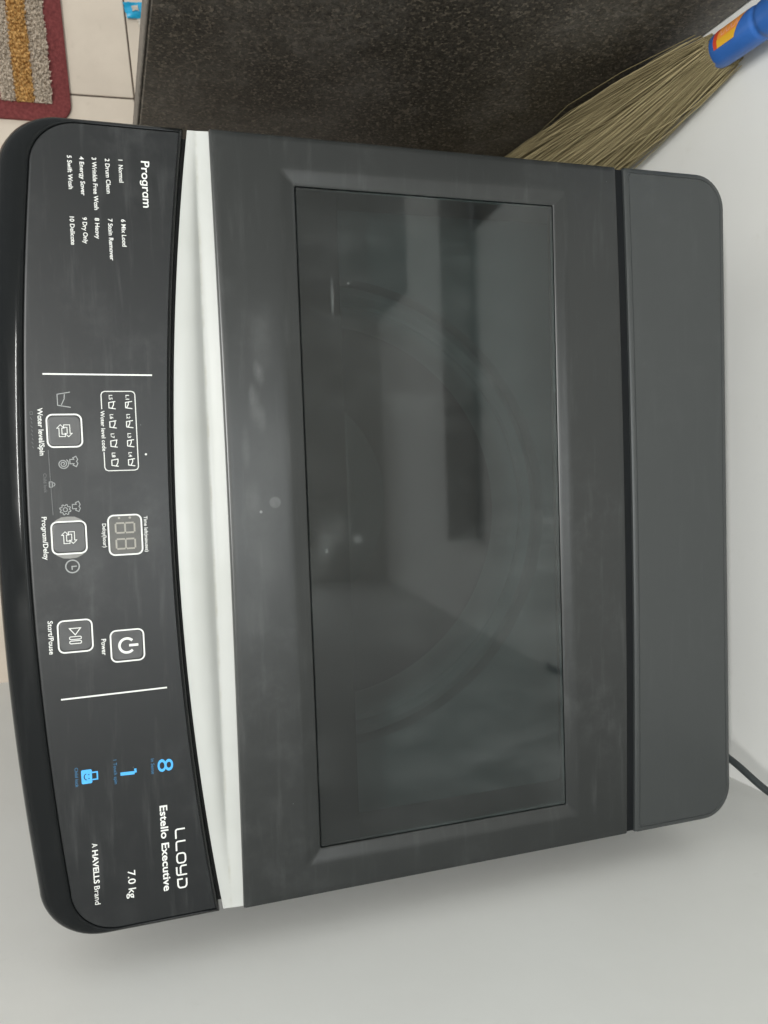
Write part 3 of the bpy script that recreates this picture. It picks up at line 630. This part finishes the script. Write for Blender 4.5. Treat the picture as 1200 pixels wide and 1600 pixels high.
# ================================================================== rug
rug = bpy.data.objects.new('rug', None); COL.objects.link(rug)
rug.location = (-0.655, -0.4135, 0.0); rug.rotation_euler = (0, 0, R(2.7))
rug['label'] = 'striped maroon, grey and orange rug on the tiled floor'; rug['category'] = 'rug'
RL, RW = 0.75, 0.40
link('backing', loft([rrect(-RL, 0, -RW, 0, 0.032, 0.0005), rrect(-RL, 0, -RW, 0, 0.032, 0.006), rrect(-RL + .003, -.003, -RW + .003, -.003, 0.030, 0.008)], True), M['maroon'], rug, smooth=40)
def pile(y0, y1, mat, hgt):
    v, f = [], []; st_ = 0.0036
    nx, ny = int((RL - 0.05) / st_), max(1, int((y1 - y0) / st_))
    for i in range(nx):
        for j in range(ny):
            px = -0.026 - (i + random.random()) * st_; py = y0 + (j + random.random()) * (y1 - y0) / ny; h = hgt * random.uniform(0.7, 1.2)
            for q in range(4):
                a = random.uniform(0, 6.28); c, s = math.cos(a), math.sin(a); wd = 0.0011; ln = random.uniform(0.0006, 0.0028); o_ = len(v)
                v += [(px - s * wd, py + c * wd, 0.0075), (px + s * wd, py - c * wd, 0.0075), (px + c * ln * .6 + s * wd, py + s * ln * .6 - c * wd, 0.0075 + h * .7), (px + c * ln * .6 - s * wd, py + s * ln * .6 + c * wd, 0.0075 + h * .7), (px + c * ln * 1.6, py + s * ln * 1.6, 0.0075 + h)]
                f += [(o_, o_ + 1, o_ + 2, o_ + 3), (o_ + 3, o_ + 2, o_ + 4)]
    o_ = len(v); v += [(-RL + .026, y0 + .001, 0.0105), (-0.027, y0 + .001, 0.0105), (-0.027, y1 - .001, 0.0105), (-RL + .026, y1 - .001, 0.0105)]; f.append((o_, o_ + 1, o_ + 2, o_ + 3))
    o = link('pile_stripe', mesh(v, f), mat, rug); o['kind'] = 'stuff'
pile(-0.057, -0.029, M['pile_grey'], 0.010); pile(-0.086, -0.057, M['pile_orange'], 0.011); pile(-0.109, -0.086, M['pile_grey'], 0.010)
pile(-0.160, -0.137, M['pile_grey'], 0.010); pile(-0.190, -0.160, M['pile_orange'], 0.011); pile(-0.216, -0.190, M['pile_grey'], 0.010)

# ================================================================== blue wrapper on the floor
wr = bpy.data.objects.new('wrapper', None); COL.objects.link(wr); wr.location = (-0.862, -0.302, 0); wr.rotation_euler = (0, 0, R(14))
wr['label'] = 'small crumpled bright blue plastic wrapper on the floor beside the granite'; wr['category'] = 'wrapper'
def sheet(x0, x1, y0, y1, z, amp, nx=10, ny=10, th=0.0012, seed=1):
    rnd = random.Random(seed); top = []
    for i in range(nx + 1):
        for j in range(ny + 1):
            u, t = i / nx, j / ny; zz = z + amp * (0.5 + 0.5 * math.sin(7 * u + 3 * t + seed)) * (0.5 + 0.5 * math.cos(5 * t - 2 * u)) + rnd.uniform(0, amp * .3)
            top.append((x0 + (x1 - x0) * u + rnd.uniform(-.001, .001), y0 + (y1 - y0) * t + rnd.uniform(-.001, .001), zz))
    nn = len(top); v = top + [(a, c, d - th) for a, c, d in top]; f = []
    idx = lambda i, j: i * (ny + 1) + j
    for i in range(nx):
        for j in range(ny):
            q = (idx(i, j), idx(i + 1, j), idx(i + 1, j + 1), idx(i, j + 1)); f.append(q); f.append(tuple(nn + k for k in reversed(q)))
    edge_ = [idx(i, 0) for i in range(nx + 1)] + [idx(nx, j) for j in range(1, ny + 1)] + [idx(i, ny) for i in range(nx - 1, -1, -1)] + [idx(0, j) for j in range(ny - 1, 0, -1)]
    for k in range(len(edge_)):
        a, c = edge_[k], edge_[(k + 1) % len(edge_)]; f.append((c, a, a + nn, c + nn))
    return mesh(v, f)
link('blue_film', sheet(-0.013, 0.013, -0.017, 0.030, 0.004, 0.006, seed=2), M['wrapper'], wr, smooth=40)
link('white_mark', sheet(-0.0045, 0.0045, -0.005, 0.006, 0.0125, 0.001, 4, 4, seed=5), M['wrapper_clear'], wr, smooth=40)
link('clear_film', sheet(0.013, 0.028, 0.000, 0.030, 0.002, 0.005, seed=9), M['wrapper_clear'], wr, smooth=40)
